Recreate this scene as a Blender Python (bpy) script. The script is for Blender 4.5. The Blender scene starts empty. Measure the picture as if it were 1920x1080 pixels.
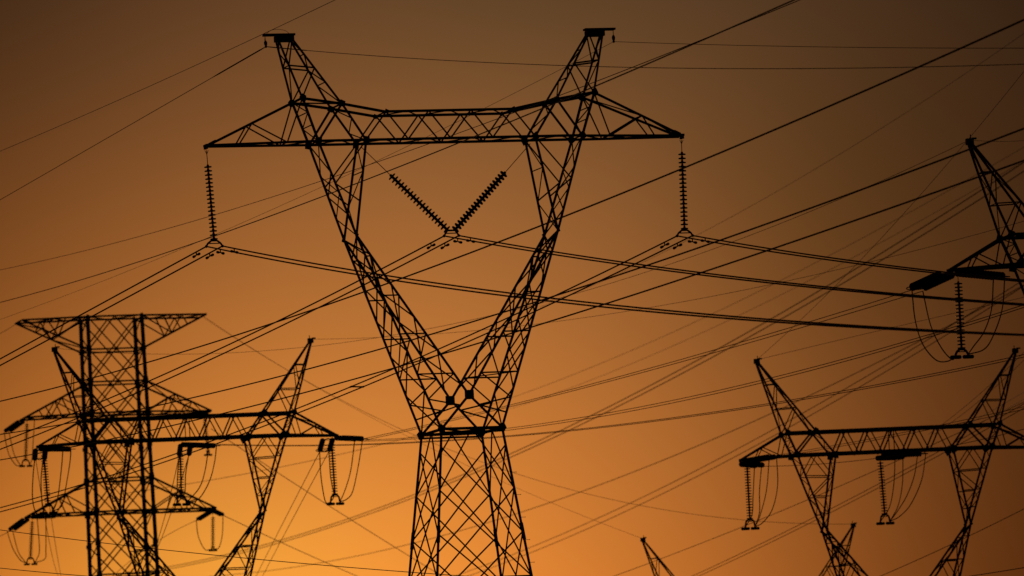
import bpy, math, random
from mathutils import Vector, Matrix
random.seed(7)
sc = bpy.context.scene
COL = sc.collection
# ------------------------------------------------------------------ camera
FPX = 14537.9          # focal length in pixels of a 1920 px wide frame
PITCH, ROLL = 0.08988, -0.05442
CAM = Vector((0, 0, 1.7))
_fw = Vector((0, math.cos(PITCH), math.sin(PITCH)))
_u0 = Vector((0, -math.sin(PITCH), math.cos(PITCH)))
_r0 = Vector((1, 0, 0))
RT = math.cos(ROLL) * _r0 + math.sin(ROLL) * _u0
UP = -math.sin(ROLL) * _r0 + math.cos(ROLL) * _u0
cd = bpy.data.cameras.new('camera')
cam = bpy.data.objects.new('camera', cd)
COL.objects.link(cam)
cam.matrix_world = Matrix(((RT.x, UP.x, -_fw.x, CAM.x), (RT.y, UP.y, -_fw.y, CAM.y),
                           (RT.z, UP.z, -_fw.z, CAM.z), (0, 0, 0, 1)))
cd.sensor_width = 36.0
cd.lens = FPX / 1920 * 36.0
cd.clip_start = 1.0
cd.clip_end = 30000
cd.dof.use_dof = True
cd.dof.focus_distance = 272.0
cd.dof.aperture_fstop = 2.3
sc.camera = cam
sc.render.resolution_x, sc.render.resolution_y = 1024, 576
# ------------------------------------------------------------------ sky and sun (dusk, sun low behind the towers)
SUN_AZ, SUN_EL = math.radians(-1.4), math.radians(2.2)
w = bpy.data.worlds.new('World')
sc.world = w
w.use_nodes = True
nt = w.node_tree
nt.nodes.clear()
N = nt.nodes.new


def _val(x):
    return x


def M(op, a, b=None, c=None):
    n = N('ShaderNodeMath')
    n.operation = op
    for i, v in enumerate((a, b, c)):
        if v is None:
            continue
        if isinstance(v, (int, float)):
            n.inputs[i].default_value = v
        else:
            nt.links.new(v, n.inputs[i])
    return n.outputs[0]


tc = N('ShaderNodeTexCoord')
sep = N('ShaderNodeSeparateXYZ')
nt.links.new(tc.outputs['Generated'], sep.inputs[0])
sx, sy, sz = sep.outputs
az = M('MULTIPLY', M('ARCTAN2', sx, sy), 57.29578)
el = M('MULTIPLY', M('ARCSINE', sz), 57.29578)
off = M('MULTIPLY', M('MAXIMUM', M('ADD', M('ABSOLUTE', az), -4.3), 0.0), -0.03)   # dims away from the sunset
az = M('MINIMUM', M('MAXIMUM', az, -4.3), 4.3)
el = M('MINIMUM', M('MAXIMUM', el, 2.7), 7.9)
SKY = [[0.08619, -0.3833, -0.07937, -0.01081, -0.03744, 0.03749], [-1.2544, -0.42374, -0.08586, 0.02787, -0.03347, 0.04734], [-3.87075, -0.32946, -0.08219, 0.24506, -0.03189, 0.04162]]
LOBES = [[-2.3, 3.0, 1.4, 1.0, -0.0074, 0.22889999999999996, 0.1853], [0.2, 7.4, 1.8, 0.9, -0.2079, -0.1274, -0.1573], [2.6, 5.8, 1.2, 1.2, -0.2468, -0.2036, -0.312], [-3.6, 7.6, 1.2, 1.2, -0.1307, -0.0432, 0.0283]]
GLOW = []
for (a_, e_, w_, h_, *_c) in LOBES:
    u_ = M('MULTIPLY', M('ADD', az, -a_), 1 / w_)
    v_ = M('MULTIPLY', M('ADD', el, -e_), 1 / h_)
    GLOW.append(M('EXPONENT', M('MULTIPLY', M('ADD', M('MULTIPLY', u_, u_), M('MULTIPLY', v_, v_)), -1.0)))
outs = []
for k in range(3):
    a, bx, cx, dy, ey, gxy = SKY[k]
    t = M('ADD', M('MULTIPLY', az, bx), a)
    t = M('ADD', t, M('MULTIPLY', M('MULTIPLY', az, az), cx))
    t = M('ADD', t, M('MULTIPLY', el, dy))
    t = M('ADD', t, M('MULTIPLY', M('MULTIPLY', el, el), ey))
    t = M('ADD', t, M('MULTIPLY', M('MULTIPLY', az, el), gxy))
    for q, lb in enumerate(LOBES):
        t = M('ADD', t, M('MULTIPLY', GLOW[q], lb[4 + k]))
    t = M('ADD', t, off)
    outs.append(M('EXPONENT', t))
cmb = N('ShaderNodeCombineColor')
for k in range(3):
    nt.links.new(outs[k], cmb.inputs[k])
bgd = N('ShaderNodeBackground')
nt.links.new(cmb.outputs[0], bgd.inputs[0])
bgd.inputs[1].default_value = 1.0
nish = N('ShaderNodeTexSky')
nish.sky_type = 'NISHITA'
nish.sun_disc = False
nish.sun_elevation = SUN_EL
nish.sun_rotation = SUN_AZ
nish.dust_density = 4.0
bg2 = N('ShaderNodeBackground')
nt.links.new(nish.outputs[0], bg2.inputs[0])
bg2.inputs[1].default_value = 0.0005
add = N('ShaderNodeAddShader')
nt.links.new(bgd.outputs[0], add.inputs[0])
nt.links.new(bg2.outputs[0], add.inputs[1])
wo = N('ShaderNodeOutputWorld')
nt.links.new(add.outputs[0], wo.inputs[0])

sl = bpy.data.lights.new('sun', 'SUN')
sl.energy = 0.25
sl.angle = math.radians(0.6)
sl.color = (1.0, 0.55, 0.25)
so = bpy.data.objects.new('sun', sl)
COL.objects.link(so)
sd_ = Vector((math.sin(SUN_AZ) * math.cos(SUN_EL), math.cos(SUN_AZ) * math.cos(SUN_EL), math.sin(SUN_EL)))
so.rotation_euler = sd_.to_track_quat('Z', 'Y').to_euler()
so.location = sd_ * 900

sc.view_settings.view_transform = 'Standard'
sc.view_settings.look = 'None'
sc.view_settings.exposure = 0
sc.view_settings.gamma = 1


# ------------------------------------------------------------------ materials
def mat(name, c1, c2, scale, rough, metal=0.0, bump=0.0):
    m = bpy.data.materials.new(name)
    m.use_nodes = True
    t = m.node_tree
    b = t.nodes['Principled BSDF']
    tx = t.nodes.new('ShaderNodeTexCoord')
    no = t.nodes.new('ShaderNodeTexNoise')
    no.inputs['Scale'].default_value = scale
    no.inputs['Detail'].default_value = 5
    t.links.new(tx.outputs['Object'], no.inputs['Vector'])
    cr = t.nodes.new('ShaderNodeValToRGB')
    cr.color_ramp.elements[0].position = .35
    cr.color_ramp.elements[1].position = .65
    cr.color_ramp.elements[0].color = (*c1, 1)
    cr.color_ramp.elements[1].color = (*c2, 1)
    t.links.new(no.outputs[0], cr.inputs[0])
    t.links.new(cr.outputs[0], b.inputs['Base Color'])
    b.inputs['Roughness'].default_value = rough
    b.inputs['Metallic'].default_value = metal
    b.inputs['Specular IOR Level'].default_value = .25
    if bump:
        bp = t.nodes.new('ShaderNodeBump')
        bp.inputs['Strength'].default_value = bump
        t.links.new(no.outputs[0], bp.inputs['Height'])
        t.links.new(bp.outputs[0], b.inputs['Normal'])
    return m


STEEL = mat('weathered_steel', (.055, .052, .05), (.09, .088, .085), 1.5, .75, .2)
PORC = mat('brown_porcelain', (.05, .022, .014), (.075, .032, .02), 3, .5)
CABLE = mat('weathered_aluminium_cable', (.06, .058, .055), (.1, .098, .095), 8, .7, .3)
FIELD = mat('dry_field', (.045, .05, .02), (.09, .075, .035), .05, .95, 0, .4)


# ------------------------------------------------------------------ mesh helpers
class MB:
    def __init__(s):
        s.v = []
        s.f = []

    def angle(s, p, q, w, ref=None, t=None):
        """steel angle section (L profile) from p to q, leg width w"""
        d = (q - p)
        if d.length < 1e-5:
            return
        d.normalize()
        ref = ref if ref is not None else Vector((0.31, 1, 0.17))
        a = d.cross(ref)
        if a.length < 1e-3:
            a = d.cross(Vector((1, 0, 0)))
        a.normalize()
        b = a.cross(d).normalized()
        t = t or w * .16
        prof = [(0, 0), (w, 0), (w, t), (t, t), (t, w), (0, w)]
        o = w * .42
        n = len(s.v)
        for e in (p, q):
            for x, y in prof:
                s.v.append(e + a * (x - o) + b * (y - o))
        for i in range(6):
            j = (i + 1) % 6
            s.f.append((n + i, n + j, n + 6 + j, n + 6 + i))
        s.f.append((n + 5, n + 4, n + 3, n))
        s.f.append((n + 3, n + 2, n + 1, n))
        s.f.append((n + 6, n + 9, n + 10, n + 11))
        s.f.append((n + 6, n + 7, n + 8, n + 9))

    def box(s, c, hx, hy, hz, ax=None):
        ax = ax or (Vector((1, 0, 0)), Vector((0, 1, 0)), Vector((0, 0, 1)))
        n = len(s.v)
        for i in (-1, 1):
            for j in (-1, 1):
                for k in (-1, 1):
                    s.v.append(c + ax[0] * hx * i + ax[1] * hy * j + ax[2] * hz * k)
        for q in ((0, 1, 3, 2), (4, 6, 7, 5), (0, 4, 5, 1), (2, 3, 7, 6), (0, 2, 6, 4), (1, 5, 7, 3)):
            s.f.append(tuple(n + i for i in q))

    def plate(s, c, r, th=.012, n=8, rot=math.pi / 8, sxz=(1, 1)):
        """polygonal gusset plate lying in the local xz plane"""
        k = len(s.v)
        for y in (-th, th):
            for i in range(n):
                a = rot + 2 * math.pi * i / n
                s.v.append(c + Vector((r * sxz[0] * math.cos(a), y, r * sxz[1] * math.sin(a))))
        s.f.append(tuple(k + i for i in range(n)))
        s.f.append(tuple(k + n + i for i in reversed(range(n))))
        for i in range(n):
            j = (i + 1) % n
            s.f.append((k + j, k + i, k + n + i, k + n + j))

    def tube(s, pts, r, seg=6, closed=False):
        n0 = len(s.v)
        m = len(pts)
        for i, p in enumerate(pts):
            if closed:
                d = pts[(i + 1) % m] - pts[i - 1]
            else:
                d = pts[min(i + 1, m - 1)] - pts[max(i - 1, 0)]
            d.normalize()
            a = d.cross(Vector((0, 0, 1)))
            if a.length < 1e-3:
                a = d.cross(Vector((1, 0, 0)))
            a.normalize()
            b = a.cross(d)
            rr = r[i] if isinstance(r, (list, tuple)) else r
            for k in range(seg):
                g = 2 * math.pi * k / seg
                s.v.append(p + (a * math.cos(g) + b * math.sin(g)) * rr)
        for i in range(m if closed else m - 1):
            j = (i + 1) % m
            for k in range(seg):
                l = (k + 1) % seg
                s.f.append((n0 + i * seg + k, n0 + i * seg + l, n0 + j * seg + l, n0 + j * seg + k))
        if not closed:
            s.f.append(tuple(n0 + k for k in reversed(range(seg))))
            s.f.append(tuple(n0 + (m - 1) * seg + k for k in range(seg)))

    def build(s, name, m, parent=None, smooth=False):
        me = bpy.data.meshes.new(name)
        me.from_pydata([tuple(v) for v in s.v], [], s.f)
        if smooth:
            me.polygons.foreach_set('use_smooth', [True] * len(me.polygons))
        me.update()
        me.materials.append(m)
        o = bpy.data.objects.new(name, me)
        COL.objects.link(o)
        if parent:
            o.parent = parent
        return o


def thing(name, label, cat, loc=(0, 0, 0), rotz=0, group=None):
    o = bpy.data.objects.new(name, None)
    COL.objects.link(o)
    o.location = loc
    o.rotation_euler = (0, 0, rotz)
    o['label'] = label
    o['category'] = cat
    if group:
        o['group'] = group
    return o


def tag(o, label, cat, group=None):
    o['label'] = label
    o['category'] = cat
    if group:
        o['group'] = group
    return o


def V(*a):
    return Vector(a)


def lerp(a, b, t):
    return a + (b - a) * t


def ray(px, py):
    return (_fw + RT * ((px - 960) / FPX) + UP * ((540 - py) / FPX))


def at(px, py, D):
    """world point seen at a photo position, D metres ahead of the camera"""
    r = ray(px, py)
    return CAM + r * (D / r.dot(Vector((0, 1, 0))))


def dist(p):
    return (p - CAM).y


# ------------------------------------------------------------------ lattice builders
def zig(mb, a0, a1, b0, b1, ts, w, start=0, rungs=(), wr=None):
    """zigzag between chords a and b at fractions ts; rungs = indices with a straight strut"""
    pa = [lerp(a0, a1, t) for t in ts]
    pb = [lerp(b0, b1, t) for t in ts]
    for i in range(len(ts) - 1):
        if (i + start) % 2 == 0:
            mb.angle(pa[i], pb[i + 1], w)
        else:
            mb.angle(pb[i], pa[i + 1], w)
    for i in rungs:
        mb.angle(pa[i], pb[i], wr or w)


def chords(name, parent, segs, w):
    for p, q in segs:
        m = MB()
        m.angle(p, q, w)
        m.build(name, STEEL, parent)


def node_fn(S):
    return lambda k, sx, sd: V(sx * S[k][0], sd * S[k][2], S[k][1])


def foot_block(parent, p):
    m = MB()
    m.box(p + V(0, 0, -.15), .45, .45, .35)
    m.box(p + V(0, 0, .24), .3, .3, .05)
    m.build('concrete_footing', CONC, parent)


CONC = mat('concrete', (.25, .24, .22), (.33, .32, .3), 4, .9)


def double_lattice_body(root, lv, w_leg, w_br, bolts=False, first_half=True):
    """square body; lv = list of (half_x, half_d, z) from the top down; each diagonal spans two panels"""
    def c(i, sx, sd):
        h = lv[i]
        return V(sx * h[0], sd * h[1], h[2])
    for sx in (-1, 1):
        for sd in (-1, 1):
            m = MB()
            k = 0
            m.angle(c(0, sx, sd), c(len(lv) - 1, sx, sd), w_leg)
            # splice cleats
            for i in range(3, len(lv) - 1, 4):
                d = (c(i + 1, sx, sd) - c(i, sx, sd)).normalized()
                m.angle(c(i, sx, sd) - d * .3, c(i, sx, sd) + d * .3, w_leg * 1.35)
            leg = m.build('leg', STEEL, root)
            if bolts and sx == 1 and sd == -1:
                z = lv[0][2] - 1.6
                while z > 3:
                    for i in range(len(lv) - 1):
                        if lv[i][2] >= z >= lv[i + 1][2]:
                            t = (lv[i][2] - z) / (lv[i][2] - lv[i + 1][2])
                            p = lerp(c(i, sx, sd), c(i + 1, sx, sd), t)
                    b = MB()
                    b.tube([p, p + V(.19, 0, 0)], .009, 6)
                    b.tube([p + V(.19, 0, 0), p + V(.205, 0, 0)], .018, 6)
                    b.build('step_bolt', STEEL, leg)
                    z -= .8
            foot_block(root, c(len(lv) - 1, sx, sd))
    faces = [((-1, -1), (1, -1)), ((-1, 1), (1, 1)), ((-1, -1), (-1, 1)), ((1, -1), (1, 1))]
    for (a, b) in faces:
        m = MB()
        n = len(lv)
        mid = (c(0, *a) + c(0, *b)) / 2
        m.angle(mid, c(2, *b) if first_half else c(1, *b), w_br)
        m.angle(mid, c(2, *a) if first_half else c(1, *a), w_br)
        for i in range(1, n - 2):
            m.angle(c(i, *a), c(i + 2, *b), w_br)
            m.angle(c(i, *b), c(i + 2, *a), w_br)
        mid2 = (c(n - 1, *a) + c(n - 1, *b)) / 2
        for i in range(4, n - 1, 6):
            m.angle(c(i, *a), c(i, *b), w_br * 1.1)
        m.build('face_bracing', STEEL, root)
    return c


def window_tower(S, pose, label, group, wc, wb, kind, bolts=False, full=True):
    """cup / window shaped lattice pylon. kind 'sus' has platform capped peaks, 'ten' pointed peaks"""
    X, Y, a, dz = pose
    root = thing('transmission_tower', label, 'pylon', (X, Y * 100, dz), a, group)
    P = node_fn(S)
    # ---- body
    h, hz = S['H'], S['H'][1]
    lv = [(h[0], h[2], hz)]
    z = hz - .62
    z0 = -dz - 2.5 if dz > 0 else -dz * 0 + 0.0
    z0 = 0.0 if dz == 0 else -dz
    pitch = 1.53 if kind == 'sus' else 2.2
    gx = (S['G'][0] - h[0]) / (hz - S['G'][1])
    gd = (S['G'][2] - h[2]) / (hz - S['G'][1])
    while z > z0 + pitch * .6:
        lv.append((h[0] + gx * (hz - z), h[2] + gd * (hz - z), z))
        z -= pitch
        pitch *= 1.012
    lv.append((h[0] + gx * (hz - z0), h[2] + gd * (hz - z0), z0))
    double_lattice_body(root, lv, wc * 1.05, wb, bolts, True)
    # ---- waist frame
    m = MB()
    for sd in (-1, 1):
        m.angle(P('H', -1, sd), P('H', 1, sd), wc * 1.15)
        m.angle(P('H', -1, sd) + V(0, 0, -.12), P('H', 1, sd) + V(0, 0, -.12), wc * .8)
    for sx in (-1, 1):
        m.angle(P('H', sx, -1), P('H', sx, 1), wc)
    m.angle(P('H', -1, -1), P('H', 1, 1), wb)
    m.angle(P('H', 1, -1), P('H', -1, 1), wb)
    m.build('waist_frame', STEEL, root)
    # ---- window arms (cup sides)
    for sx in (-1, 1):
        m = MB()
        Ko = {sd: P('K', 1, sd) for sd in (-1, 1)}
        W = {sd: P('W', sx, sd) for sd in (-1, 1)}
        H = {sd: P('H', sx, sd) for sd in (-1, 1)}
        Bo = {sd: P('BO', sx, sd) for sd in (-1, 1)}
        Bi = {sd: P('BI', sx, sd) for sd in (-1, 1)}
        dzW = W[1].z
        # lower arm levels are horizontal: same z on both chords
        zs = [lerp(dzW, Ko[1].z, t) for t in (.13, .375, .615, .865)]

        def on(p, q, z):
            return lerp(p, q, (z - p.z) / (q.z - p.z))
        for sd in (-1, 1):
            prev = W[sd]
            for i, zz in enumerate(zs):
                po, pi = on(W[sd], H[sd], zz), on(W[sd], Ko[sd], zz)
                m.angle(po, pi, wb)
                if i:
                    m.angle(prev, po, wb)
                prev = pi
            # K level strut, sub-bracing below
            pk = on(W[sd], H[sd], lerp(Ko[sd].z, H[sd].z, .1))
            m.angle(prev, pk, wb)
            pm = lerp(Ko[sd], H[sd], .3)
            m.angle(pk, pm, wb)
            pl = on(W[sd], H[sd], lerp(Ko[sd].z, H[sd].z, .55))
            m.angle(pl, pm, wb)
        # lateral faces of the lower arm, crossed panels
        to = [0, .1, .243, .42, .6, .8, 1]
        zig(m, W[-1], H[-1], W[1], H[1], to, wb, 0)
        zig(m, W[-1], H[-1], W[1], H[1], to, wb, 1)
        m.angle(lerp(W[-1], H[-1], .35), lerp(W[1], H[1], .505), wb * .9)
        m.angle(lerp(W[-1], H[-1], .52), lerp(W[1], H[1], .7), wb * .9)
        ti = [0, .12, .31, .51, .72, .94]
        zig(m, W[-1], Ko[-1], W[1], Ko[1], ti, wb, 0)
        zig(m, W[-1], Ko[-1], W[1], Ko[1], ti, wb, 1)
        # internal diaphragm diagonals
        for zz in (zs[1], zs[3]):
            m.angle(on(W[-1], H[-1], zz), on(W[1], Ko[1], zz), wb * .7)
        # upper arm W -> crossarm
        if kind == 'sus':
            for sd in (-1, 1):
                m.angle(Bi[sd], lerp(Bo[sd], W[sd], .45), wb)
                m.angle(lerp(Bo[sd], W[sd], .45), lerp(Bi[sd], W[sd], .64), wb)
                m.angle(Bo[sd], lerp(Bo[sd], W[sd], .0) + V(0, 0, -.05), wb)
            zig(m, Bo[1], W[1], Bo[-1], W[-1], [0, .33, .55, .78, 1], wb * .9, 0)
            zig(m, Bo[1], W[1], Bo[-1], W[-1], [0, .33, .55, .78, 1], wb * .75, 1)
            zig(m, Bi[1], W[1], Bi[-1], W[-1], [0, .33, .66, 1], wb * .75, 0, (1,))
        else:
            ts = (.28, .55, .78)
            for sd in (-1, 1):
                mid = (Bo[sd] + Bi[sd]) / 2
                m.angle(mid, lerp(Bo[sd], W[sd], ts[0]), wb)
                m.angle(mid, lerp(Bi[sd], W[sd], ts[0]), wb)
                for t in ts:
                    m.angle(lerp(Bo[sd], W[sd], t), lerp(Bi[sd], W[sd], t), wb)
                m.angle(lerp(Bi[sd], W[sd], ts[0]), lerp(Bo[sd], W[sd], ts[1]), wb)
                m.angle(lerp(Bo[sd], W[sd], ts[1]), lerp(Bi[sd], W[sd], ts[2]), wb * .8)
            zig(m, Bo[1], W[1], Bo[-1], W[-1], [0, .14, .28, .42, .55, .68, .8, 1], wb * .8, 0)
            zig(m, Bi[1], W[1], Bi[-1], W[-1], [0, .28, .55, .8, 1], wb * .8, 0)
        arm = m.build('window_arm', STEEL, root)
        segs = []
        for sd in (-1, 1):
            segs += [(Bo[sd], W[sd]), (W[sd], H[sd]), (Bi[sd], W[sd]), (W[sd], Ko[sd]), (Ko[sd], H[sd])]
        chords('chord', arm, segs, wc)
    # ---- crossarm beam
    m = MB()
    for sd in (-1, 1):
        if kind == 'sus':
            bi0, bi1 = P('BI', -1, sd), P('BI', 1, sd)
            c0, c1 = P('C', -1, sd), P('C', 1, sd)
            bs = [lerp(bi0, bi1, i / 4) for i in range(5)]
            tsn = [lerp(c0, c1, i / 3) for i in range(4)]
            for i in range(4):
                m.angle(bs[i], tsn[i], wb * 1.1)
                m.angle(tsn[i], bs[i + 1], wb * 1.1)
        else:
            bi0, bi1 = P('BI', -1, sd), P('BI', 1, sd)
            t0, t1 = P('TI', -1, sd), P('TI', 1, sd)
            bs = [lerp(bi0, bi1, i / 5) for i in range(6)]
            tsn = [lerp(t0, t1, i / 6 * 1.0) for i in (1, 2, 3, 4, 5)]
            tsn = [V(lerp(bs[i].x, bs[i + 1].x, .5), sd * S['TI'][2], S['TI'][1]) for i in range(5)]
            for i in range(5):
                m.angle(bs[i], tsn[i], wb * 1.5)
                m.angle(tsn[i], bs[i + 1], wb * 1.2)
            m.angle(tsn[2], V(tsn[2].x, tsn[2].y, bs[0].z), wb)
        for sx in (-1, 1):
            hi = 'PI' if kind == 'sus' else 'TI'
            m.angle(P(hi, sx, sd), P('BI', sx, sd), wc * .95)
            m.angle(P(hi, sx, sd), P('BO', sx, sd), wc * .95)
            if kind == 'sus':
                q = lerp(P(hi, sx, sd), P('BI', sx, sd), .5)
                m.angle(q, lerp(P('BI', sx, sd), P('C', sx, sd), .0), wb)
    # plan bracing top and bottom, lateral frames
    n = 12
    x0, x1 = P('BO', -1, 1), P('BO', 1, 1)
    y0, y1 = P('BO', -1, -1), P('BO', 1, -1)
    zig(m, x0, x1, y0, y1, [i / n for i in range(n + 1)], wb * .8, 0, (0, 2, 10, 12), wb)
    tt = 'C' if kind == 'sus' else 'TO'
    zig(m, P(tt, -1, 1), P(tt, 1, 1), P(tt, -1, -1), P(tt, 1, -1), [i / 6 for i in range(7)], wb * .8, 0, (0, 6), wb)
    hi, lo = ('PI', 'PO') if kind == 'sus' else ('TI', 'TO')
    for sx in (-1, 1):
        m.angle(P(hi, sx, -1), P(hi, sx, 1), wb * 1.2)
        m.angle(P(lo, sx, -1), P(lo, sx, 1), wb * 1.2)
        m.angle(P(hi, sx, -1), P(lo, sx, 1), wb)
        zig(m, P(lo, sx, 1), P('BO', sx, 1), P(lo, sx, -1), P('BO', sx, -1), [0, .33, .62, 1], wb * .8, 0, (1, 2))
        zig(m, P(hi, sx, 1), P('BI', sx, 1), P(hi, sx, -1), P('BI', sx, -1), [0, .4, .7, 1], wb * .8, 0)
    beam = m.build('crossarm_beam', STEEL, root)
    segs = []
    for sd in (-1, 1):
        segs.append((P('BO', -1, sd), P('BO', 1, sd)))
        if kind == 'sus':
            segs += [(P('C', -1, sd), P('C', 1, sd))]
            for sx in (-1, 1):
                segs += [(P('C', sx, sd), P('PI', sx, sd)), (P('PI', sx, sd), P('PO', sx, sd))]
        else:
            segs += [(P('TO', -1, sd), P('TO', 1, sd))]
        for sx in (-1, 1):
            segs += [(P(lo, sx, sd), P('BO', sx, sd))]
    chords('chord', beam, segs, wc * (1.1 if kind == 'sus' else 1.15))
    # ---- outer arms
    for sx in (-1, 1):
        m = MB()
        T = P('TIP', sx, 0)
        for sd in (-1, 1):
            Tt = P('TIP', sx, sd)
            U = lerp(Tt, P(lo, sx, sd), .46)
            B1 = lerp(Tt, P('BO', sx, sd), .28)
            B2 = lerp(Tt, P('BO', sx, sd), .72)
            m.angle(U, B1, wb)
            m.angle(U, B2, wb)
            m.angle(B2, P(lo, sx, sd), wb)
        zig(m, P('TIP', sx, 1), P('BO', sx, 1), P('TIP', sx, -1), P('BO', sx, -1), [0, .14, .28, .5, .72, 1], wb * .8, 0, (2, 4))
        zig(m, P('TIP', sx, 1), P(lo, sx, 1), P('TIP', sx, -1), P(lo, sx, -1), [0, .46, 1], wb * .8, 0, (1,))
        arm = m.build('outer_arm', STEEL, root)
        segs = []
        for sd in (-1, 1):
            segs += [(P('TIP', sx, sd), P(lo, sx, sd)), (P('TIP', sx, sd), P('BO', sx, sd))]
        chords('chord', arm, segs, wc)
        m = MB()
        m.box(T + V(sx * -.07, 0, .02), .15, .21, .04)
        m.box(T + V(-sx * .17, 0, .11), .13, .2, .04, (V(.89, 0, -sx * .45), V(0, 1, 0), V(sx * .45, 0, .89)))
        for sd in (-.5, .5):
            m.box(T + V(sx * .04, sd * .2, -.05), .05, .015, .06)
        m.build('end_plate', STEEL, arm)
    # ---- peaks
    for sx in (-1, 1):
        m = MB()
        if kind == 'sus':
            XO = {sd: P('XO', sx, sd) for sd in (-1, 1)}
            XI = {sd: P('XI', sx, sd) for sd in (-1, 1)}
        else:
            XO = {sd: P('P', sx, 0) + V(sx * .05, sd * .07, -.05) for sd in (-1, 1)}
            XI = {sd: P('P', sx, 0) + V(-sx * .05, sd * .07, -.05) for sd in (-1, 1)}
        O = {sd: P(lo, sx, sd) for sd in (-1, 1)}
        I = {sd: P(hi, sx, sd) for sd in (-1, 1)}
        if kind == 'sus':
            for sd in (-1, 1):
                o55, i55 = lerp(O[sd], XO[sd], .55), lerp(I[sd], XI[sd], .55)
                m.angle(o55, i55, wb * 1.1)
                m.angle(O[sd], i55, wb)
                m.angle(o55, XI[sd], wb)
                m.angle(o55, lerp(o55, XI[sd], .0) + V(0, 0, .01), wb)
            zig(m, I[1], XI[1], I[-1], XI[-1], [0, .33, .33001, .55, .76, 1], wb * .8, 1, (1, 4))
            zig(m, O[1], XO[1], O[-1], XO[-1], [0, .55, .78, 1], wb * .8, 0, (1,))
        else:
            for sd in (-1, 1):
                for t in (.34, .68):
                    m.angle(lerp(O[sd], XO[sd], t), lerp(I[sd], XI[sd], t), wb)
                m.angle(O[sd], lerp(I[sd], XI[sd], .34), wb)
                m.angle(lerp(O[sd], XO[sd], .34), lerp(I[sd], XI[sd], .68), wb * .9)
            zig(m, I[1], XI[1], I[-1], XI[-1], [0, .34, .68, 1], wb * .7, 0, (1, 2))
            zig(m, O[1], XO[1], O[-1], XO[-1], [0, .34, .68, 1], wb * .7, 0, (1, 2))
        pk = m.build('earth_wire_peak', STEEL, root)
        segs = []
        for sd in (-1, 1):
            segs += [(O[sd], XO[sd]), (I[sd], XI[sd])]
        chords('chord', pk, segs, wc * .85)
        m = MB()
        if kind == 'sus':
            c = (XO[1] + XO[-1] + XI[1] + XI[-1]) / 4
            m.box(c + V(0, 0, .01), .32, .2, .1)
            m.box(c + V(sx * .18, 0, .155), .56, .16, .035)
            m.build('cap_platform', STEEL, pk)
        else:
            c = P('P', sx, 0)
            m.box(c, .15, .14, .13)
            m.box(c + V(sx * -.05, 0, .2), .02, .02, .1)
            m.box(c + V(.17, -.1, .12), .1, .05, .04)
            m.build('cap_plate', STEEL, pk)
    # ---- gusset plates
    gs = [('PO', .12), ('PI', .115), ('BO', .14), ('BI', .135), ('C', .08), ('H', .135), ('W', .07)] if kind == 'sus' else \
         [('TO', .17), ('TI', .15), ('BO', .2), ('BI', .2), ('H', .2), ('W', .1)]
    for k, r in gs:
        for sx in (-1, 1):
            for sd in (-1, 1):
                m = MB()
                m.plate(P(k, sx, sd) + V(0, sd * (wc * .62 + .02), 0), r * 1.2, .012, 5 if k in ('PO', 'TI', 'H') else 4, math.pi / 4 + .35 * sx + (.2 if k[0] == 'B' else 0), (.95, 1.15))
                m.build('gusset_plate', STEEL, root)
    for sd in (-1, 1):
        m = MB()
        m.plate(P('K', 1, sd) + V(0, sd * (wc * .62 + .02), 0), .235, .014, 4, math.pi / 4)
        m.build('gusset_plate', STEEL, root)
    return root


FIT = {'pose': {'T1': [-2.0431, 2.7169, 0.2935, 0.0], 'T2': [-31.7522, 6.0986, 0.2391, 0.0], 'T3': [-18.5734, 4.3276, 0.2321, 3.2805], 'T4': [20.4061, 4.2621, 0.1701, 0.0], 'T5': [26.6701, 3.2558, 0.2112, 0.7911], 'T6': [14.9902, 5.227, -0.2518, -3.827]},
       's1': {'PO': [5.3454, 33.0479, 0.7005], 'PI': [3.9369, 32.8258, 0.7275], 'BO': [4.8374, 31.5312, 0.6314], 'BI': [3.0998, 31.5306, 0.6225], 'C': [2.3231, 32.5123, 0.6783], 'TIP': [8.7, 31.5068, 0.2], 'W': [3.6856, 28.1661, 0.8201], 'K': [0.0, 22.4255, 1.1374], 'H': [1.1072, 21.2398, 1.2667], 'G': [1.7125, 16.0105, 1.8347], 'XO': [5.9671, 35.2213, 0.1533], 'XI': [5.4534, 35.222, 0.1461]},
       's2': {'TT': [2.1894, 56.0471, 1.5271], 'TTIP': [7.3983, 55.9557, 1.7309], 'TB': [2.2116, 53.4504, 1.5517], 'MT': [2.1127, 50.8726, 1.7222], 'MB': [2.188, 48.4142, 1.8541], 'MTIP': [7.4193, 48.2796, 1.6563], 'LT': [2.3183, 43.2173, 2.0846], 'LB': [2.3175, 40.6277, 1.9368], 'LTIP': [7.3964, 40.5857, 1.6806], 'Z': [2.2764, 35.6614, 2.0912]},
       'sA': {'P': [7.294, 35.227, 0.0], 'TO': [5.9854, 31.1701, 0.8244], 'TI': [4.3463, 31.2259, 0.65], 'BO': [5.4901, 29.9434, 0.7951], 'BI': [3.3195, 29.8582, 0.65], 'TIP': [8.4998, 29.8288, 0.2], 'W': [4.0494, 25.7484, 0.65]}}
POSE, S1, S2, SA = FIT['pose'], FIT['s1'], FIT['s2'], FIT['sA']
SA['K'] = [0.0, 20.6, .95]
SA['H'] = [1.9, 18.4, 1.25]
SA['G'] = [2.5, 13.0, 1.9]


def local(t, x, d, z):
    X, Y, a, dz = POSE[t]
    return V(X + x * math.cos(a) - d * math.sin(a), Y * 100 + x * math.sin(a) + d * math.cos(a), z + dz)


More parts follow.
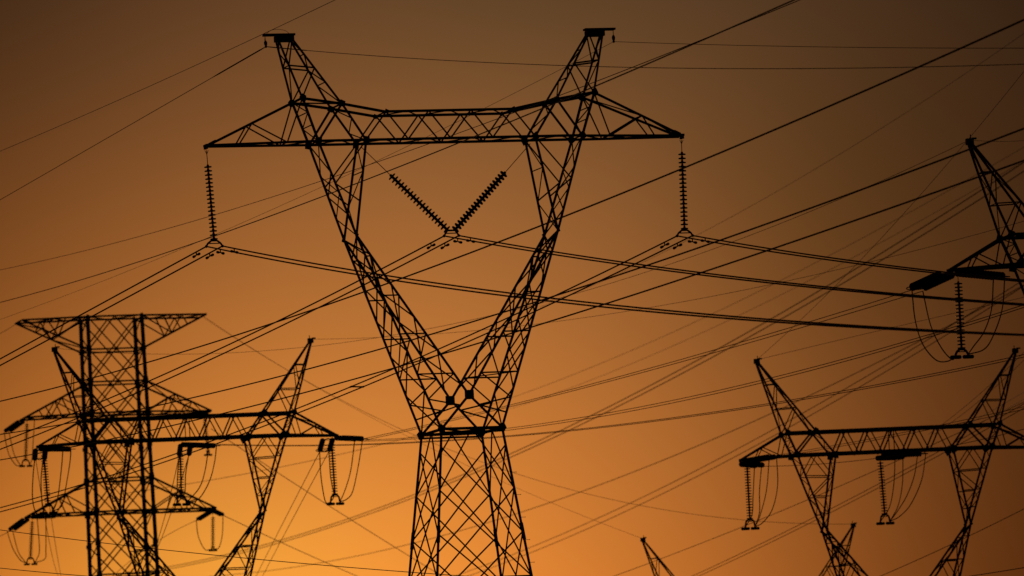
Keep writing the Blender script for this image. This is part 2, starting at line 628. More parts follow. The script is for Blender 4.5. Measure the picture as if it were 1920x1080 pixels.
# ------------------------------------------------------------------ ground
def ground():
    n = 60
    m = MB()
    ys = [-300 + 40 * i for i in range(41)] + [1500, 2200, 3500, 6000, 9000]
    xs = [-6000, -3000, -1200, -600] + [-300 + 30 * i for i in range(21)] + [600, 1200, 3000, 6000]
    t = [(POSE[k][0], POSE[k][1] * 100, POSE[k][3]) for k in POSE]

    def h(x, y):
        s = 0
        for a, b, c in t:
            s += c * math.exp(-((x - a) ** 2 + (y - b) ** 2) / 20 ** 2 / 2)
        return s
    for y in ys:
        for x in xs:
            m.v.append(V(x, y, h(x, y)))
    k = len(xs)
    for j in range(len(ys) - 1):
        for i in range(k - 1):
            m.f.append((j * k + i, j * k + i + 1, (j + 1) * k + i + 1, (j + 1) * k + i))
    o = m.build('ground', FIELD)
    o['kind'] = 'structure'


ground()

# ------------------------------------------------------------------ towers
GT = 'lattice pylons against the dusk sky'
T1 = window_tower(S1, POSE['T1'], 'large sharp cup-shaped lattice pylon in the middle, standing tallest with flat-capped peaks', GT, .088, .053, 'sus', True)
T3 = window_tower(SA, POSE['T3'], 'blurred cup-shaped lattice pylon with pointed peaks, overlapping the square double-circuit pylon', GT, .115, .055, 'ten')
T4 = window_tower(SA, POSE['T4'], 'cup-shaped lattice pylon with two pointed peaks in the lower right corner', GT, .115, .055, 'ten')
T5 = window_tower(SA, POSE['T5'], 'lattice pylon cut off by the right edge, only its left peak and arm in view', GT, .12, .058, 'ten')
T6 = window_tower(SA, POSE['T6'], 'farthest pylon, only its two pointed peaks rising at the bottom edge', GT, .085, .045, 'ten')


def box_tower():
    X, Y, a, dz = POSE['T2']
    root = thing('transmission_tower', 'most blurred pylon, straight square mast with three stacked crossarms, far left', 'pylon', (X, Y * 100, dz), a, GT)
    P = node_fn(S2)
    wl, wb = .31, .105
    zs = [56.047, 53.45, 50.87, 48.414, 45.8, 43.217, 40.63, 38.1, 35.66]
    hx = [2.19, 2.2, 2.13, 2.19, 2.26, 2.31, 2.31, 2.3, 2.29]
    hd = [1.53, 1.55, 1.72, 1.85, 1.97, 2.0, 1.97, 2.0, 2.09]
    hx = [2.17 + (56 - z) * .007 for z in zs]
    hd = [1.55 + (56 - z) * .025 for z in zs]
    while zs[-1] > 4:
        zs.append(zs[-1] - 2.75)
        hx.append(2.3 + (35.66 - zs[-1]) * .055)
        hd.append(2.08 + (35.66 - zs[-1]) * .06)
    zs.append(0.0)
    hx.append(4.26)
    hd.append(4.2)
    c = lambda i, sx, sd: V(sx * hx[i], sd * hd[i], zs[i])
    n = len(zs)
    for sx in (-1, 1):
        for sd in (-1, 1):
            m = MB()
            for i in range(n - 1):
                p, q = c(i, sx, sd), c(i + 1, sx, sd)
                m.angle(p, q, wl)
            for i in range(1, 9):
                p = c(i, sx, sd)
                m.box(p, wl * .62, wl * .62, .14)
            m.build('leg', STEEL, root)
            foot_block(root, c(n - 1, sx, sd))
    for a_, b_ in (((-1, -1), (1, -1)), ((-1, 1), (1, 1))):
        m = MB()
        m.angle((c(0, *a_) + c(0, *b_)) / 2, c(1, *a_), wb)
        m.angle((c(0, *a_) + c(0, *b_)) / 2, c(1, *b_), wb)
        for i in range(0, n - 2):
            m.angle(c(i, *a_), c(i + 2, *b_), wb)
            m.angle(c(i, *b_), c(i + 2, *a_), wb)
        for i in range(0, n):
            if i in (1, 2, 3, 5, 6, 8) or i > 8 and i % 3 == 0:
                m.angle(c(i, *a_), c(i, *b_), wb * 1.3)
                mid = (c(i, *a_) + c(i, *b_)) / 2
                m.plate(mid, .16, .02)
        m.build('face_bracing', STEEL, root)
    for a_, b_ in (((-1, -1), (-1, 1)), ((1, -1), (1, 1))):
        m = MB()
        for i in range(0, n - 1):
            am, bm = lerp(c(i, *a_), c(i + 1, *a_), .5), lerp(c(i, *b_), c(i + 1, *b_), .5)
            m.angle(c(i, *a_), bm, wb * .9)
            m.angle(bm, c(i + 1, *a_), wb * .9)
            if i in (1, 2, 3, 5, 6, 8):
                m.angle(c(i, *a_), c(i, *b_), wb * 1.3)
        m.build('face_bracing', STEEL, root)
    # three crossarms
    for (hi, lo, tip, top) in ((0, 1, 'TTIP', True), (2, 3, 'MTIP', False), (5, 6, 'LTIP', False)):
        m = MB()
        segs = []
        for sx in (-1, 1):
            for sd in (-1, 1):
                T = P(tip, sx, sd)
                T.y = sd * 1.45
                A, B = c(hi, sx, sd), c(lo, sx, sd)
                segs += [(T, A), (T, B)]
                flat0, slope0 = (A, B) if top else (B, A)
                q = [lerp(flat0, T, t) for t in (.33, .62, .8)]
                r = [lerp(slope0, T, t) for t in (.45, .7)]
                m.angle(r[0], q[0], wb)
                m.angle(r[0], q[1], wb * .9)
                m.angle(r[1], q[1], wb * .9)
                m.angle(r[0], flat0, wb * .9)
            Tn, Tf = P(tip, sx, -1), P(tip, sx, 1)
            Tn.y, Tf.y = -1.45, 1.45
            segs.append((Tn, Tf))
            f0, f1 = (c(hi, sx, -1), c(hi, sx, 1)) if top else (c(lo, sx, -1), c(lo, sx, 1))
            s0, s1 = (c(lo, sx, -1), c(lo, sx, 1)) if top else (c(hi, sx, -1), c(hi, sx, 1))
            zig(m, f0, Tn, f1, Tf, [0, .25, .5, .75, 1], wb, 0, (2,))
            zig(m, s0, Tn, s1, Tf, [0, .45, .7, 1], wb * .8, 0, (1, 2))
        for sd in (-1, 1):
            i = hi if top else lo
            segs.append((c(i, -1, sd), c(i, 1, sd)))
        k = hi if top else lo
        zig(m, c(k, -1, -1), c(k, 1, -1), c(k, -1, 1), c(k, 1, 1), [0, .5, 1], wb)
        arm = m.build('crossarm', STEEL, root)
        chords('chord', arm, segs, .15)
    for i in (0, 1, 2, 3, 5, 6):
        for sx in (-1, 1):
            for sd in (-1, 1):
                m = MB()
                m.plate(c(i, sx, sd) + V(0, sd * .15, 0), .34 if i > 1 else .18, .02, 4, math.pi / 4 + .2 * sx, (.85, 1.25))
                m.build('gusset_plate', STEEL, root)
    return root


T2 = box_tower()


# ------------------------------------------------------------------ insulators
def disc_mesh(R, name):
    """cap and pin disc, axis along -z, seated at the origin"""
    prof = [(.0, .0), (.03, 0), (.042, -.012), (.045, -.05), (.055, -.06), (R * .8, -.068), (R * .97, -.078), (R, -.1), (R * .95, -.112), (R * .5, -.104), (.035, -.11), (.016, -.115), (.016, -.16), (0, -.16)]
    seg = 14
    m = MB()
    for r, z in prof:
        for k in range(seg):
            a = 2 * math.pi * k / seg
            m.v.append(V(r * math.cos(a), r * math.sin(a), z))
    for i in range(len(prof) - 1):
        for k in range(seg):
            l = (k + 1) % seg
            m.f.append((i * seg + k, (i + 1) * seg + k, (i + 1) * seg + l, i * seg + l))
    me = bpy.data.meshes.new(name)
    me.from_pydata([tuple(v) for v in m.v], [], m.f)
    me.polygons.foreach_set('use_smooth', [True] * len(me.polygons))
    me.materials.append(PORC)
    return me


DISC = disc_mesh(.137, 'insulator_disc')
DISC_BIG = disc_mesh(.18, 'insulator_disc')
DISC_FAT = disc_mesh(.155, 'insulator_disc')


def add_discs(root, base, p, q, n, me):
    """n discs evenly from p to q (positions relative to root)"""
    d = (q - p)
    pitch = d.length / n
    rot = (-d).to_track_quat('Z', 'Y')
    for i in range(n):
        o = bpy.data.objects.new('insulator_disc', me)
        COL.objects.link(o)
        o.parent = root
        o.location = p + d * (i / n)
        o.rotation_mode = 'QUATERNION'
        o.rotation_quaternion = rot
        k = pitch / .146
        o.scale = (1, 1, k)


def damper_parts(root, p, d):
    """two-weight damper clamped under a wire at p, wire direction d"""
    b = MB()
    b.box(p + V(0, 0, -.05), .02, .03, .07)
    b.build('clamp', STEEL, root)
    s = d * .32
    c = MB()
    c.tube([p + V(0, 0, -.12) - s, p + V(0, 0, -.11), p + V(0, 0, -.12) + s], .022, 6)
    c.build('messenger_cable', CABLE, root)
    for k in (-1, 1):
        m = MB()
        e = p + V(0, 0, -.12) + s * k
        m.tube([e - d * .16 * k, e - d * .04 * k, e + d * .1 * k, e + d * .14 * k], [.03, .046, .05, .03], 10)
        m.build('weight', STEEL, root)


def yoke(root, c, ax, half, drop, top=.1, th=1.0):
    """trapezoid yoke frame at c (top), conductors hang at +-half along ax, drop below"""
    m = MB()
    z = V(0, 0, 1)
    A, B = c - ax * top, c + ax * top
    C_, D_ = c - ax * half * .8 - z * .1, c + ax * half * .8 - z * .1
    E, F = c - ax * half - z * drop, c + ax * half - z * drop
    m.tube([A, B], .035 * th, 8)
    m.tube([C_, A], .035 * th, 8)
    m.tube([B, D_], .035 * th, 8)
    m.tube([C_ , E], .035 * th, 8)
    m.tube([D_, F], .035 * th, 8)
    m.tube([C_, D_], .02, 8)
    m.build('yoke_plate', STEEL, root)
    for e in (E, F):
        b = MB()
        b.tube([e - V(0, .13, -.0), e, e + V(0, .13, 0)], [.03, .055, .03], 10)
        b.build('suspension_clamp', STEEL, root)
    return E, F


def suspension_string(label, top, bot, link, n, me, ax, half, drop, group, core=.03):
    """vertical string: hook link, discs, yoke. returns conductor points"""
    root = thing('suspension_insulator', label, 'insulator', top, 0, group)
    b = bot - top
    u = b.normalized()
    m = MB()
    m.tube([V(0, 0, 0), u * link], .014, 8)
    m.tube([V(-.06, 0, .0), u * .14], .012, 6)
    m.tube([V(.06, 0, .0), u * .14], .012, 6)
    m.build('hook_link', STEEL, root)
    add_discs(root, top, u * link, b, n, me)
    m = MB()
    m.tube([u * link, b], core, 10)
    m.build('core_rod', STEEL, root)
    E, F = yoke(root, b + V(0, 0, -.0), ax, half, drop, .1, 1.0 if core < .04 else 1.5)
    return top + E, top + F


def yawvec(t):
    a = POSE[t][2]
    return V(math.cos(a), math.sin(a), 0)


def tubepath(pts, n=10):
    """Catmull-Rom through the points"""
    out = []
    P = [pts[0] * 2 - pts[1]] + pts + [pts[-1] * 2 - pts[-2]]
    for i in range(1, len(P) - 2):
        for k in range(n):
            t = k / n
            a, b, c, d = P[i - 1], P[i], P[i + 1], P[i + 2]
            out.append(.5 * ((2 * b) + (c - a) * t + (2 * a - 5 * b + 4 * c - d) * t * t + (3 * b - a - 3 * c + d) * t ** 3))
    out.append(pts[-1])
    return out


def solve3(A, y):
    n = 3
    Mx = [A[i][:] + [y[i]] for i in range(n)]
    for i in range(n):
        p = max(range(i, n), key=lambda r: abs(Mx[r][i]))
        Mx[i], Mx[p] = Mx[p], Mx[i]
        for r in range(n):
            if r != i:
                f = Mx[r][i] / Mx[i][i]
                for c in range(i, n + 1):
                    Mx[r][c] -= f * Mx[i][c]
    return [Mx[i][n] / Mx[i][i] for i in range(n)]


WIRES = []


def wire(label, pts, Da, Db, r, A=None, B=None, ext=(0, 0), name='power_line', cat='cable', group=None, armor=None, n=70):
    """overhead line: a sagging parabola in one vertical plane, through the points pts of the photo.
    A / B: exact 3D attachment points; Da / Db the distance of either end otherwise"""
    A3 = A if A is not None else at(*pts[0], Da)
    B3 = B if B is not None else at(*pts[-1], Db)
    h = V(B3.x - A3.x, B3.y - A3.y, 0)
    L = h.length
    u = h / L
    nrm = V(-u.y, u.x, 0)
    rows = []
    for i, (px, py) in enumerate(pts):
        if (i == 0 and A is not None):
            rows.append((0.0, A3.z, 200.0))
            continue
        if (i == len(pts) - 1 and B is not None):
            rows.append((1.0, B3.z, 200.0))
            continue
        rd = ray(px, py)
        den = rd.dot(nrm)
        t = (A3 - CAM).dot(nrm) / den
        p = CAM + rd * t
        rows.append(((p - A3).dot(u) / L, p.z, 1.0))
    if len(rows) == 2:
        a0, a1, a2 = rows[0][1], rows[1][1] - rows[0][1], 0
        co = (a0, a1, a2)
    else:
        AA = [[0.0] * 3 for _ in range(3)]
        y = [0.0] * 3
        for s, z, w_ in rows:
            b = (1, s, s * s)
            for i in range(3):
                y[i] += w_ * b[i] * z
                for j in range(3):
                    AA[i][j] += w_ * b[i] * b[j]
        co = solve3(AA, y)
    f = lambda s: V(A3.x + u.x * L * s, A3.y + u.y * L * s, co[0] + co[1] * s + co[2] * s * s)
    s0, s1 = -ext[0], 1 + ext[1]
    P = [f(lerp(s0, s1, i / n)) for i in range(n + 1)]
    m = MB()
    m.tube(P, r, 6)
    o = m.build(name, CABLE, None, True)
    # put the origin at the wire's first end
    base = P[0]
    for v in o.data.vertices:
        v.co -= base
    o.location = base
    tag(o, label, cat, group)
    if armor:
        m = MB()
        a0, a1, ar = armor
        m.tube([f(lerp(a0, a1, i / 8)) - base for i in range(9)], [r * 1.2] + [ar] * 7 + [r * 1.2], 8)
        m.build('armour_rod', CABLE, o, True)
    return f, L, u


def s_for_px(f, px):
    lo, hi = 0.0, 1.0
    g = lambda s: 960 + FPX * (f(s) - CAM).dot(RT) / (f(s) - CAM).dot(_fw) - px
    a = g(0)
    for _ in range(40):
        mid = (lo + hi) / 2
        if (g(mid) > 0) == (a > 0):
            lo = mid
        else:
            hi = mid
    return lo


def damper(f, px, label):
    s = s_for_px(f, px)
    p = f(s)
    d = (f(s + .002) - f(s - .002)).normalized()
    root = thing('vibration_damper', label, 'damper', p, 0, 'dumbbell dampers clipped to the wires')
    damper_parts(root, V(0, 0, 0), d)


# --- the middle pylon's strings
GS = 'disc insulator strings on the middle pylon'
ax1 = yawvec('T1')
D1 = lambda x: local('T1', x, 0, 0).y - 0
tipL, tipR = local('T1', -8.72, 0, 31.36), local('T1', 8.72, 0, 31.36)
botL = at(401.5, 451, tipL.y)
botR = at(1283.5, 431.5, tipR.y)
LL = suspension_string('vertical disc string hanging from the left arm tip of the middle pylon', tipL, botL, .5, 19, DISC, ax1, .29, .2, GS)
RR = suspension_string('vertical disc string hanging from the right arm tip of the middle pylon', tipR, botR, .42, 19, DISC, ax1, .29, .2, GS)
vL, vR = local('T1', -3.1, 0, 31.35), local('T1', 3.1, 0, 31.35)
yc = at(846, 432, local('T1', 0, 0, 0).y)


def v_string(label, top, bot, linkfrac, n):
    root = thing('v_string_insulator', label, 'insulator', top, 0, GS)
    b = bot - top
    m = MB()
    m.tube([V(0, 0, 0), b * linkfrac], .014, 6)
    m.build('hook_link', STEEL, root)
    add_discs(root, top, b * linkfrac, b, n, DISC_FAT)
    m = MB()
    m.tube([b * linkfrac, b], .05, 10)
    m.build('core_rod', STEEL, root)
    return root


v_string('slanting disc string forming the left half of the V inside the middle pylon', vL, yc - ax1 * .12, .33, 19)
v_string('slanting disc string forming the right half of the V inside the middle pylon', vR, yc + ax1 * .12, .33, 19)
yk = thing('yoke_assembly', 'small yoke frame at the bottom of the V of disc strings', 'yoke', yc, 0)
E_, F_ = yoke(yk, V(0, 0, 0), ax1, .27, .19, .14)
CC = (yc + E_, yc + F_)

# conductors of the middle pylon
GC = 'twin conductors of the middle pylon'
R1 = .027
fs = {}


def twin(lab, ends, ptsA, ptsB, D, ext):
    out = []
    for w_, (e, pts) in zip(('upper', 'lower'), zip(ends, (ptsA, ptsB))):
        out.append(wire(lab % w_, [(0, 0)] + pts, 0, D, R1, A=e, ext=(0, ext), group=GC)[0])
    return out


# left phase, running left / right
a = twin('%s wire of the pair going down left from the left arm string', LL,
         [(200, 564), (-20, 684)], [(200, 578.5), (-20, 696)], 303, .5)
b = twin('%s wire of the pair going right from the left arm string', (LL[1], LL[0]),
         [(720, 517), (1040, 556), (1280, 587.5), (1600, 612), (1940, 627)], [(720, 524), (1040, 562), (1280, 592), (1600, 615), (1940, 628)], 190, .35)
for f, px, n_ in ((a[0], 368, 'damper on the upper left-going wire beside the left arm string'), (a[1], 393, 'damper on the lower left-going wire beside the left arm string'),
                  (b[1], 413, 'damper on the right-going wire close under the left arm string'), (b[0], 439, 'damper farther along the right-going wire from the left arm string')):
    damper(f, px, n_)
# centre phase
a = twin('%s wire of the pair going down left from the V string yoke', CC,
         [(640, 543), (533, 595), (420, 653), (277, 714), (-20, 837)], [(640, 556), (533, 606), (420, 663), (281, 727), (-20, 850)], 341, .4)
b = twin('%s wire of the pair going right from the V string yoke', (CC[1], CC[0]),
         [(1040, 471), (1280, 507), (1640, 548), (1940, 571)], [(1040, 477), (1280, 511), (1640, 551), (1940, 573)], 216, .5)
for f, px, n_ in ((a[0], 808, 'damper on the upper left-going wire beside the V string'), (a[1], 834, 'damper on the lower left-going wire beside the V string'),
                  (b[1], 858, 'damper on the right-going wire close under the V string'), (b[0], 882, 'damper farther along the right-going wire from the V string')):
    damper(f, px, n_)
# right phase
a = twin('%s wire of the pair going down left from the right arm string', RR,
         [(1040, 556), (827, 653), (673, 719), (553, 767), (426, 815), (284, 867), (154, 909), (-20, 957)],
         [(1053, 559), (840, 659), (693, 721), (558, 774.6), (440, 820), (286, 873), (156, 914), (-20, 966)], 379, .4)
spacer_fs = a
b = twin('%s wire of the pair going right from the right arm string', (RR[1], RR[0]),
         [(1437, 463), (1600, 489), (1757, 511), (1940, 526)], [(1437, 468), (1600, 494), (1757, 514), (1940, 529)], 239, .6)
for f, px, n_ in ((a[0], 1246, 'damper on the upper left-going wire beside the right arm string'), (a[1], 1270, 'damper on the lower left-going wire beside the right arm string'),
                  (b[1], 1298, 'damper on the right-going wire close under the right arm string'), (b[0], 1322, 'damper farther along the right-going wire from the right arm string')):
    damper(f, px, n_)
# spacer between the two left-going wires of the right phase
p, q = spacer_fs[0](s_for_px(spacer_fs[0], 658)), spacer_fs[1](s_for_px(spacer_fs[1], 681))
sp = thing('spacer', 'small rigid spacer bar joining two wires left of the middle pylon', 'spacer', (p + q) / 2)
m = MB()
c0 = (p + q) / 2
m.tube([p - c0, q - c0], .03, 8)
m.build('bar', STEEL, sp)
for e, n_ in ((p, 0), (q, 1)):
    m = MB()
    d = (spacer_fs[n_](.52) - spacer_fs[n_](.5)).normalized()
    m.tube([e - c0 - d * .1, e - c0 + d * .1], .04, 8)
    m.build('clamp', STEEL, sp)


# earth wires at the flat-capped peaks
def hanger(label, top, bot):
    root = thing('earth_wire_clamp', label, 'clamp', top, 0)
    b = bot - top
    m = MB()
    m.tube([V(0, 0, 0), b * .45], .014, 6)
    m.tube([b * .45, b * .6, b * .8, b * .95], [.03, .06, .055, .03], 8)
    m.build('link', STEEL, root)
    m = MB()
    m.tube([b - ax1 * .0 + V(0, -.12, 0), b, b + V(0, .12, 0)], [.02, .05, .02], 8)
    m.build('saddle', STEEL, root)
    return bot


pkL, pkR = local('T1', -6.4, 0, 35.35), local('T1', 6.4, 0, 35.35)
eL = hanger('short clamp hanging under the cap of the middle pylon left peak', pkL, pkL + V(.02, 0, -.38))
eR = hanger('short clamp hanging under the cap of the middle pylon right peak', pkR, pkR + V(.0, 0, -.42))
GE = 'thin earth wires on the pylon peaks'
wire('earth wire going down left from the left flat peak with thick armour rod', [(0, 0), (427, 125), (200, 261), (-20, 386)], 0, 313, .012, A=eL, ext=(0, .5), name='earth_wire', group=GE, armor=(.0, .17, .026))
wire('earth wire going right from the left flat peak, sagging across the top', [(0, 0), (860, 112), (1030, 122), (1280, 129), (1460, 130), (1700, 127), (1940, 118)], 0, 200, .012, A=eL, ext=(0, .3), name='earth_wire', group=GE, armor=(.0, .07, .02))
wire('earth wire going right from the right flat peak to the right edge', [(0, 0), (1280, 81), (1560, 89), (1940, 90)], 0, 233, .0105, A=eR, ext=(0, .4), name='earth_wire', group=GE)
wire('faint earth wire going far down left from the right flat peak', [(0, 0), (908, 206), (690, 309), (583, 360), (360, 457), (200, 525), (-20, 606)], 0, 369, .0075, A=eR, ext=(0, .4), name='earth_wire', group=GE)
# bond loop over the left peak cap
m = MB()
c0 = local('T1', -5.85, 0, 35.42)
P = [at(x, y, c0.y) - c0 for x, y in ((496, 78), (498, 66), (508, 57), (522, 55), (536, 58), (545, 66))]
m.tube(tubepath(P, 6), .008, 6)
o = m.build('bonding_loop', CABLE)
o.location = c0
tag(o, 'thin bonding wire arching over the cap of the left flat peak', 'cable')

# ------------------------------------------------------------------ strain sets, jumper strings, jumper loops
def strain_set(label, P0, px, py, L, far, n=15, gap=.42, ring=True, rdisc=None, group='horizontal strain insulator sets'):
    """double tension string from P0 towards a photo position, L metres long"""
    D = P0.y
    best = None
    for k in range(0, 400):
        dd = D + (1 if far else -1) * k * .01
        p = at(px, py, dd)
        e = abs((p - P0).length - L)
        if best is None or e < best[0]:
            best = (e, p)
    Q = best[1]
    root = thing('strain_insulator', label, 'insulator', P0, 0, group)
    b = Q - P0
    u = b.normalized()
    sdir = u.cross(V(0, 0, 1)).normalized()
    a0, a1 = b * .12, b * .86
    for k in (-1, 1):
        o = sdir * gap / 2 * k
        add_discs(root, P0, a0 + o, a1 + o, n, rdisc or DISC_FAT)
        m = MB()
        m.tube([a0 + o, a1 + o], .035, 8)
        m.build('core_rod', STEEL, root)
    for e, f_ in ((V(0, 0, 0), a0), (b, a1)):
        m = MB()
        m.tube([f_ - sdir * gap / 2, f_ + sdir * gap / 2], .022, 6)
        m.tube([f_ - sdir * gap / 2, e], .03, 6)
        m.tube([f_ + sdir * gap / 2, e], .03, 6)
        m.build('yoke_plate', STEEL, root)
    if ring:
        m = MB()
        c = a1 + u * .05
        R = []
        for i in range(20):
            g = 2 * math.pi * i / 20
            R.append(c + u * (.42 * math.cos(g)) + sdir * (.5 * math.sin(g)))
        m.tube(R, .022, 6, True)
        m.build('grading_ring', STEEL, root)
    return Q


def jumper_string(label, top, bx, by, link, n, ax, half, drop, group, me=None):
    bot = at(bx, by, top.y)
    E, F = suspension_string(label, top, bot, link, n, me or DISC_BIG, ax, half, drop, group, .05)
    root = [o for o in COL.objects if o.get('label') == label][0]
    for e in (E, F):
        m = MB()
        c = e - top + V(0, 0, -.1)
        m.tube([c - ax * .24, c - ax * .2, c + ax * .2, c + ax * .24], [.05, .085, .085, .05], 10)
        m.build('counterweight', STEEL, root, True)
    return E, F


def loop(label, P0, P1, pts, r=.027, group='slack jumper loops', name='jumper_loop'):
    """slack cable from P0 to P1 through the given photo positions"""
    n = len(pts)
    P = [P0]
    for i, (x, y) in enumerate(pts):
        t = (i + 1) / (n + 1)
        P.append(at(x, y, lerp(P0.y, P1.y, t)))
    P.append(P1)
    c0 = P0.copy()
    m = MB()
    m.tube([p - c0 for p in tubepath(P, 7)], r, 6)
    o = m.build(name, CABLE, None, True)
    o.location = c0
    tag(o, label, 'cable', group)


GJ = 'jumper support strings of the strain pylons'
# --- right edge pylon
t5 = local('T5', -8.45, 0, 29.75)
ax5 = yawvec('T5')
q5a = strain_set('double strain string reaching down left from the right edge pylon arm tip', t5, 1712, 543, 3.1, True, 13, .62, True, DISC_BIG)
q5b = strain_set('double strain string lying rightward below the right edge pylon arm', t5 + ax5 * .2, 1884, 519, 3.1, False, 13, .6, True, DISC_BIG)
j5 = jumper_string('vertical disc string with dumbbell clamps under the right edge pylon arm', t5 + ax5 * .3 + V(0, 0, -.05), 1803, 655, .35, 19, ax5, .27, .22, GJ)
loop('first jumper loop on the left of the right edge pylon string', q5a - ax5 * .05, j5[0], [(1716, 600), (1730, 645), (1755, 675), (1778, 677)])
loop('second jumper loop on the left of the right edge pylon string', q5a + ax5 * .42 + V(0, 0, -.08), j5[0], [(1745, 610), (1765, 652), (1785, 674)])
loop('inner jumper loop on the right of the right edge pylon string', q5b - ax5 * .5 + V(0, 0, -.1), j5[1], [(1859, 580), (1845, 622), (1825, 650)])
loop('outer jumper loop on the right of the right edge pylon string', q5b, j5[1], [(1879, 580), (1862, 630), (1845, 655)])
# --- lower right pylon
ax4 = yawvec('T4')
t4 = local('T4', -8.45, 0, 29.72)
q4a = strain_set('upper strain string at the lower right pylon left arm tip', t4, 1456, 855, 3.1, False, 16)
q4b = strain_set('lower strain string at the lower right pylon left arm tip', t4 + V(0, 0, -.1), 1428, 873, 3.1, True, 16, ring=False)
j4 = jumper_string('vertical disc string under the left arm tip of the lower right pylon', t4 + ax4 * .28, 1406, 974, .3, 19, ax4, .27, .4, GJ)
c4 = local('T4', -.85, 0, 29.72)
q4c = strain_set('strain string running right under the lower right pylon crossarm middle', c4, 1736, 850, 3.1, False, 16)
q4d = strain_set('short looking strain string under the lower right pylon crossarm middle', c4 + V(0, 0, -.1), 1693, 857, 3.1, True, 16, ring=False)
j4c = jumper_string('vertical disc string under the crossarm middle of the lower right pylon', c4 + V(0, 0, 0) + ax4 * .15, 1659, 965, .3, 19, ax4, .27, .38, GJ)
for i, (P0, P1, pts) in enumerate((
        (q4b - ax4 * .4, j4[0], [(1412, 930), (1410, 965)]), (q4b, j4[1], [(1424, 920), (1424, 960)]),
        (q4a - ax4 * .4, j4[1], [(1437, 920), (1424, 970)]), (q4a, j4[1], [(1458, 910), (1448, 955), (1430, 980)]))):
    loop('%s jumper loop beside the left string of the lower right pylon' % ('leftmost', 'second', 'third', 'widest rightmost')[i], P0, P1, pts)
for i, (P0, P1, pts) in enumerate((
        (q4d - ax4 * .45, j4c[0], [(1676, 907), (1668, 950)]), (q4d, j4c[1], [(1692, 907), (1684, 948)]),
        (q4c - ax4 * .45, j4c[1], [(1714, 893), (1700, 930), (1683, 958)]), (q4c, j4c[1], [(1728, 900), (1708, 945), (1687, 968)]))):
    loop('%s jumper loop beside the middle string of the lower right pylon' % ('leftmost', 'second', 'third', 'widest rightmost')[i], P0, P1, pts)
# --- left window pylon
ax3 = yawvec('T3')
t3l, t3r, t3c = local('T3', -8.45, 0, 29.7), local('T3', 8.45, 0, 29.7), local('T3', -.45, 0, 29.65)
q3a = strain_set('strain string running right along the left arm of the cup-shaped left pylon', t3l, 133, 842, 3.1, False, 16)
q3b = strain_set('end-on strain string pair below the left arm tip of the cup-shaped left pylon', at(76, 842, t3l.y), 74, 862, 3.1, True, 14, .55, False)
j3l = jumper_string('vertical disc string under the left arm tip of the cup-shaped left pylon', t3l + ax3 * .25, 90, 946, .3, 19, ax3, .27, .38, GJ)
q3c = strain_set('strain string with ring running right under the crossarm middle of the left pylon', t3c, 406, 836, 3.1, False, 16)
q3d = strain_set('end-on strain string pair under the crossarm middle of the left pylon', at(348, 833, t3c.y), 345, 854, 3.1, True, 14, .55, False)
j3c = jumper_string('vertical disc string under the crossarm middle of the left pylon', t3c, 340, 930, .3, 18, ax3, .27, .38, GJ)
q3e = strain_set('strain string with ring pointing right from the left pylon right arm tip', t3r, 680, 823, 3.1, False, 16)
q3f = strain_set('end-on strain string pair below the right arm tip of the left pylon', at(615, 822, t3r.y), 608, 847, 3.1, True, 14, .55, True)
j3r = jumper_string('vertical disc string under the right arm tip of the left pylon', t3r - ax3 * .25, 628, 928, .3, 19, ax3, .27, .4, GJ)
side = lambda q, k: q + ax3 * k
for lab, P0, P1, pts in (
        ('outer left jumper loop under the left arm tip of the left pylon', side(q3b, -.27), j3l[0], [(62, 892), (61, 935), (68, 962)]),
        ('inner left jumper loop under the left arm tip of the left pylon', side(q3b, .2), j3l[0], [(77, 900), (79, 945)]),
        ('inner right jumper loop under the left arm tip of the left pylon', side(q3a, -.45), j3l[1], [(115, 880), (108, 935)]),
        ('outer right jumper loop under the left arm tip of the left pylon', q3a, j3l[1], [(131, 868), (123, 916), (116, 948)]),
        ('outer left jumper loop under the crossarm middle of the left pylon', side(q3d, -.27), j3c[0], [(333, 890), (332, 925)]),
        ('inner left jumper loop under the crossarm middle of the left pylon', side(q3d, .27), j3c[0], [(348, 890), (346, 925)]),
        ('inner right jumper loop under the crossarm middle of the left pylon', side(q3c, -.45), j3c[1], [(385, 880), (374, 914)]),
        ('outer right jumper loop under the crossarm middle of the left pylon', q3c, j3c[1], [(402, 868), (392, 904), (372, 936)]),
        ('outer left jumper loop under the right arm tip of the left pylon', side(q3f, -.27), j3r[0], [(602, 895), (610, 940)]),
        ('inner left jumper loop under the right arm tip of the left pylon', side(q3f, .27), j3r[0], [(620, 895), (626, 928)]),
        ('inner right jumper loop under the right arm tip of the left pylon', side(q3e, -.45), j3r[1], [(658, 880), (648, 916)]),
        ('outer right jumper loop under the right arm tip of the left pylon', q3e, j3r[1], [(671, 878), (661, 922), (650, 936)])):
    loop(lab, P0, P1, pts, .031)
